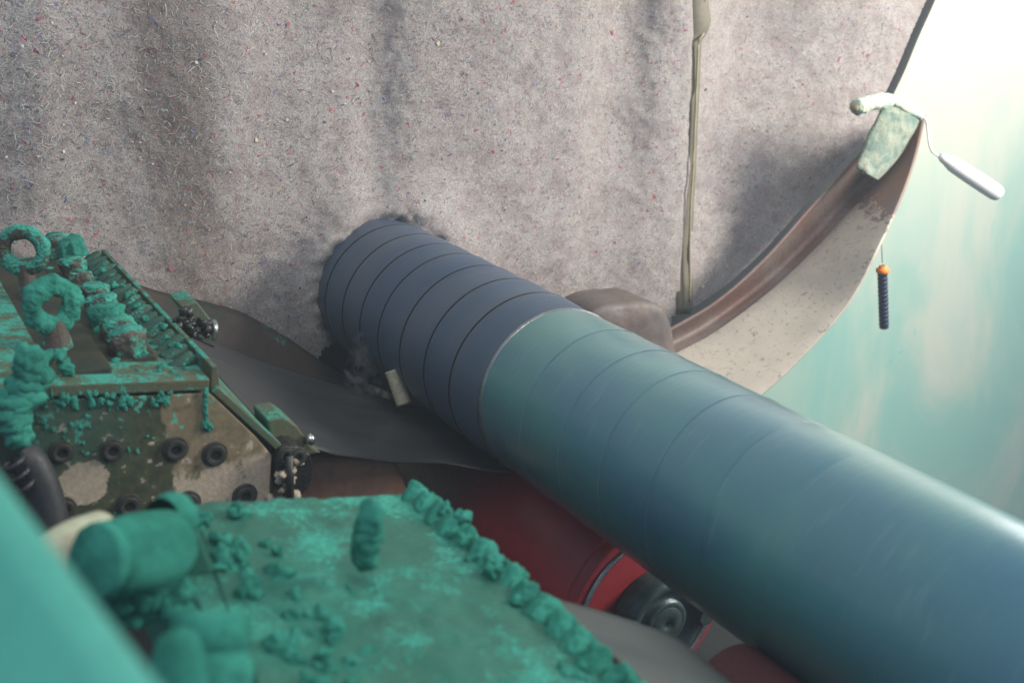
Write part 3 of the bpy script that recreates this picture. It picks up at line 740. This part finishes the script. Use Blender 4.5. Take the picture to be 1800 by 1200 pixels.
# black hose at the left end of the plate
ho = thing('black_hose', 'thick black rubber hose hanging against the left edge of the bolted end plate', 'hose', onY(80, 900, 1.82))
obj('hose_body', tube(curve_pts([onY(40, 800, 1.84), onY(52, 815, 1.83), onY(70, 850, 1.82), onY(84, 895, 1.81), onY(92, 950, 1.80), onY(96, 1040, 1.80)], 30), .030, 24), 'hose', ho)
for k in range(3):
    c = onY(24+9*k, 812+20*k, 1.80); obj('clamp', lathe([(-.004, .014), (-.004, .020), (.004, .020), (.004, .014)], c, (.5, 0, -1), 28), 'grease', ho)

# ================================================================ FRONT DIE
FYE = 1.40
fd = thing('film_extrusion_die', 'nearer steel die block thickly coated in teal powder with its top in full view', 'die', (.5, .9, .55))
prof = [(250, 893), (335, 889), (722, 868), (745, 872), (790, 930), (760, 1100), (250, 1100)]
o = obj('die_body', prism([onY(a, b, FYE) for a, b in prof], (0, -.92, 0)), 'heavy', fd, False); mod_bevel(o, .004)
tr_, tl_ = onY(722, 868, FYE), onY(335, 889, FYE); dn = (tl_-tr_)/(tl_-tr_).length; upn = Vector((-dn.z, 0, dn.x)); upn = upn if upn.z > 0 else -upn
def ft(s, y, h=0):  # s metres left of the lip edge, at height h over the top
    return Vector((tr_.x, y, tr_.z))+dn*s+upn*h
# lumpy top sheet so the powder has real relief
rows = []
for j in range(150):
    y = lerp(FYE-.004, .5, j/149); rows.append([ft(lerp(.012, .345+.12*j/149, i/60), y, .003+.0022*fbm((i*.11, j*.1, 2), 1, 4)+.010*max(0, fbm((i*.05, j*.045, 9), 1.3, 4)-.10+.35*max(0, (1.15-y)))) for i in range(61)])
bm = loft(rows); bmesh.ops.recalc_face_normals(bm, faces=bm.faces); o = obj('top_plate', bm, 'heavy', fd); solid(o, .004, -1)
# row of caked screws along the lip
b = lathe([(-.002, .001), (0, .010), (.004, .0155), (.014, .0175), (.028, .0165), (.040, .0180), (.048, .014), (.051, .001)], (-.026, 0, 0), (1, 0, 0), 24); dense(b, 2); rough_up(b, .0045, 55, 3, .0018)
scr = lobj('adjusting_screw', b, 'powder', fd, ft(.004, 1.385, .002), (0, -.35, .45))
ys = [1.385-.041*i for i in range(20)]
for i, y in enumerate(ys):
    if i: rr = random.Random(i+50); dup(scr, fd, ft(.002+rr.uniform(-.004, .004), y, .002), (rr.uniform(0, 6), -.35+rr.uniform(-.15, .15), .45+rr.uniform(-.2, .2)), (rr.uniform(.9, 1.1), rr.uniform(.9, 1.1), rr.uniform(1.0, 1.25)))
# upright caked pin, round mounting knobs
P0 = onY(645, 985, 1.12)
bm = bmesh.new()
for k in range(8): u = k/7; blob(bm, onY(lerp(640, 652, u), lerp(975, 905, u), 1.12), (.019*(1-.35*abs(u-.4)), .018, .022), 200+k, 3, .25)
obj('caked_pin', bm, 'powder', fd)
def knob(name, a, b, prof, mat, seed, amp=.003):
    d = b-a; L = d.length; bm = lathe([(t*L, r) for t, r in prof], a, d, 64); bm.faces.ensure_lookup_table(); rough_up(bm, amp, 18, seed, .0008); return obj(name, bm, mat, fd)
knob('cartridge', onY(163, 985, 1.05), onY(305, 962, 1.10), [(0, .001), (0, .036), (.03, .039), (.10, .040), (.13, .036), (.17, .036), (.20, .0405), (.55, .042), (.90, .041), (.96, .037), (1.0, .001)], 'powder', 4, .0045)
knob('cartridge', onY(362, 1320, .86), onY(372, 1068, .92), [(0, .001), (0, .036), (.5, .040), (.62, .040), (.66, .034), (.72, .034), (.74, .0385), (.93, .037), (.97, .033), (.98, .001)], 'powder', 9, .0025)
knob('cartridge_collar', onY(318, 1330, .84), onY(312, 1110, .84), [(0, .001), (0, .022), (.5, .026), (.8, .024), (.93, .018), (1, .008), (1.01, .001)], 'powder', 12, .002)
knob('mounting_stud', onY(285, 915, 1.12), onY(325, 905, 1.14), [(0, .026), (.4, .030), (.8, .028), (1, .02), (1.01, .001)], 'powder', 15, .004)
o = obj('side_rib', prism([onY(a, b, 1.2) for a, b in ((300, 940), (345, 915), (380, 1010), (378, 1120), (320, 1110), (306, 1010))], (0, .03, 0)), 'heavy', fd, False); mod_bevel(o, .006)
it = []; rr = random.Random(9)
for k in range(520):
    y = 1.38-rr.random()**.7*.85; s = rr.uniform(.03, .33); near = max(0, 1.2-y)
    if rr.random() > .14+near*1.8: continue
    r = rr.uniform(.0022, .006)*(1+near*2.6); it.append((ft(s, y, -.001), (r*1.5, r*1.5, r*.55)))
for k in range(60): it.append((ft(rr.uniform(.27, .36), rr.uniform(.9, 1.36), rr.uniform(-.02, .012)), rr.uniform(.006, .015)))
for k in range(46): it.append((onY(rr.uniform(190, 310), rr.uniform(1030, 1075), 1.08), rr.uniform(.008, .018)))
for k in range(60): it.append((ft(rr.uniform(-.012, .03), rr.uniform(.55, 1.3), rr.uniform(-.01, .02)), rr.uniform(.006, .013)))
for k in range(40): it.append((ft(rr.uniform(.10, .34), rr.uniform(.5, .82), rr.uniform(.0, .03)), rr.uniform(.012, .028)))
heaps(fd, it, 300, 3, 1.0)
ct = thing('pale_tube', 'pale green tube curving out beside the turquoise sheet at lower left', 'tube', onY(110, 960, 1.2))
obj('tube_body', tube(curve_pts([onY(60, 1010, 1.15), onY(95, 975, 1.18), onY(130, 952, 1.21), onY(175, 935, 1.25)], 20), .026, 20), 'cable', ct)

# ================================================================ FOREGROUND SHEET
sh = thing('turquoise_sheet', 'out of focus turquoise painted metal sheet filling the lower left corner', 'sheet', onD(0, 1200, .5))
E1, E2 = onD(-150, 640, .62), onD(420, 1380, .42); dd = Vector((-.45, -.05, -.35))
rows = [[E1.lerp(E2, k/20)+o_ for k in range(21)] for o_ in (Vector((.006, .02, -.05)), Vector((.002, .006, -.012)), Vector((-.006, 0, 0)), Vector((-.022, -.002, -.004)), dd)]
o = obj('bent_sheet', loft(rows), 'panel', sh); solid(o, .003)

# ================================================================ RAG, PAINT ROLLER, HANGING HANDLE
rg = thing('folded_rag', 'greenish grey felt rag folded over the tip of the crescent lip', 'rag', onY(1570, 220, 2.72))
def quadloft(L, Rr, y0, y1, n=26, m=14, bulge=.02, seed=0):
    Lc, Rc = curve_pts([(a, b, 0) for a, b in L], n), curve_pts([(a, b, 0) for a, b in Rr], n); rows = []
    for i in range(n):
        u = i/(n-1); rows.append([onY(lerp(Lc[i].x, Rc[i].x, k/(m-1)), lerp(Lc[i].y, Rc[i].y, k/(m-1)), lerp(y0, y1, u)-bulge*sin(pi*k/(m-1))+.008*fbm((i*.2, k*.3, seed), 1, 3)) for k in range(m)])
    return loft(rows)
bm = quadloft([(1554, 178), (1545, 200), (1528, 235), (1516, 268), (1506, 292), (1512, 300)], [(1612, 212), (1608, 224), (1594, 248), (1578, 274), (1560, 296), (1540, 316)], 2.70, 2.66, 30, 16, .02)
dl = [v for v in bm.verts if (v.co-onY(1518, 302, 2.66)).length < .016]
bmesh.ops.delete(bm, geom=dl, context='VERTS'); bm.normal_update(); o = obj('rag_flap', bm, 'rag', rg); solid(o, .016)
bm = quadloft([(1556, 166), (1576, 170), (1600, 182), (1624, 200)], [(1552, 182), (1572, 190), (1596, 204), (1618, 212)], 2.72, 2.72, 20, 8, .02, 4); o = obj('rag_fold', bm, 'ragw', rg); solid(o, .012)
pr_ = thing('paint_roller', 'small paint roller with white handle resting across the ring, its sleeve on the felt side', 'paint roller', onY(1540, 185, 2.68))
bm = tube(curve_pts([onY(1506, 189, 2.64), onY(1530, 181, 2.66), onY(1560, 178, 2.70)], 24), .0265, 36); dense(bm, 1); rough_up(bm, .004, 45, 2, .0015); obj('sleeve', bm, 'ragw', pr_)
obj('sleeve_core', tube([onY(1502, 191, 2.635), onY(1508, 188, 2.645)], .012, 20), 'cord', pr_)
obj('frame_wire', tube(curve_pts([onY(1600, 190, 2.74), onY(1624, 206, 2.72), onY(1630, 225, 2.72), onY(1634, 255, 2.70), onY(1642, 270, 2.69), onY(1662, 278, 2.68)], 30), .0042, 10), 'white', pr_)
A, B = onY(1652, 274, 2.68), onY(1756, 342, 2.60); L = (B-A).length
obj('handle', lathe([(0, .001), (0, .010), (.05*L, .017), (.12*L, .020), (.22*L, .028), (.40*L, .030), (.80*L, .032), (.95*L, .031), (.985*L, .027), (L, .018), (L, .001)], A, B-A, 36), 'white', pr_)
hh = thing('hanging_handle', 'navy ribbed tool grip with orange collar hanging by a wire before the cyan wall', 'tool handle', onY(1551, 575, 2.78))
obj('hanging_wire', tube([onY(1549, 415, 2.78), onY(1551, 462, 2.78)], .0018, 8), 'wire', hh)
b = bmesh.new(); 
obj('collar', lathe([(-.001, .008), (0, .020), (.004, .025), (.016, .026), (.020, .020), (.023, .016), (.029, .015), (.031, .008)], onY(1551, 480, 2.78), (0, 0, 1), 28), 'orange', hh)
A, B = onY(1551, 478, 2.78), onY(1554, 576, 2.78); L = (B-A).length; pf = [(0, .001), (0, .015)]
for k in range(13): t = (k+.2)/13.6*L; pf += [(t, .0185), (t+L*.04, .0195), (t+L*.05, .016), (t+L*.065, .016)]
pf += [(L*.985, .019), (L, .016), (L, .001)]
obj('grip', lathe(pf, A, B-A, 28), 'navy', hh)

# ================================================================ STEAM
st = bmesh.new(); c = onY(668, 655, 2.60)
bmesh.ops.create_icosphere(st, subdivisions=3, radius=1)
for v in st.verts: v.co = c+Vector((v.co.x*.11, v.co.y*.05, v.co.z*.15))
m = bpy.data.materials.new('steam'); m.use_nodes = True; t = m.node_tree; t.nodes.clear()
out = t.nodes.new('ShaderNodeOutputMaterial'); pv = t.nodes.new('ShaderNodeVolumePrincipled'); t.links.new(pv.outputs[0], out.inputs['Volume'])
tc = t.nodes.new('ShaderNodeTexCoord'); ns = t.nodes.new('ShaderNodeTexNoise'); ns.inputs['Scale'].default_value = 20; ns.inputs['Detail'].default_value = 4; ns.inputs['Distortion'].default_value = 1.6
mr = t.nodes.new('ShaderNodeMapRange'); mr.inputs[1].default_value = .5; mr.inputs[2].default_value = .72; mr.inputs[4].default_value = 480
t.links.new(tc.outputs['Object'], ns.inputs['Vector']); t.links.new(ns.outputs['Fac'], mr.inputs[0])
vm_ = t.nodes.new('ShaderNodeMapping'); vm_.vector_type = 'POINT'; vm_.inputs['Location'].default_value = (-c.x/.11, -c.y/.05, -c.z/.15); vm_.inputs['Scale'].default_value = (1/.11, 1/.05, 1/.15)
t.links.new(tc.outputs['Object'], vm_.inputs['Vector']); gr = t.nodes.new('ShaderNodeTexGradient'); gr.gradient_type = 'SPHERICAL'; t.links.new(vm_.outputs[0], gr.inputs['Vector'])
mu = t.nodes.new('ShaderNodeMath'); mu.operation = 'MULTIPLY'; t.links.new(mr.outputs[0], mu.inputs[0]); t.links.new(gr.outputs['Fac'], mu.inputs[1]); t.links.new(mu.outputs[0], pv.inputs['Density'])
pv.inputs['Color'].default_value = (.92, .95, 1, 1); pv.inputs['Anisotropy'].default_value = .3
M['steam'] = m
o = obj('steam', st, 'steam', None, True, kind='stuff', label='thin wisps of white steam under the wrapped pipe by the felt', category='steam')

# ================================================================ HAZE
hz = bmesh.new(); bmesh.ops.create_cube(hz, size=1)
for v in hz.verts: v.co = Vector((lerp(-7.5, 10.5, v.co.x+.5), lerp(-5, 10, v.co.y+.5), lerp(-3.6, 6.0, v.co.z+.5)))
m = bpy.data.materials.new('haze'); m.use_nodes = True; t = m.node_tree; t.nodes.clear()
out = t.nodes.new('ShaderNodeOutputMaterial'); pv = t.nodes.new('ShaderNodeVolumePrincipled'); t.links.new(pv.outputs[0], out.inputs['Volume'])
pv.inputs['Color'].default_value = (.80, .92, 1, 1); pv.inputs['Density'].default_value = .017
M['haze'] = m; obj('haze', hz, 'haze', None, False, kind='stuff')
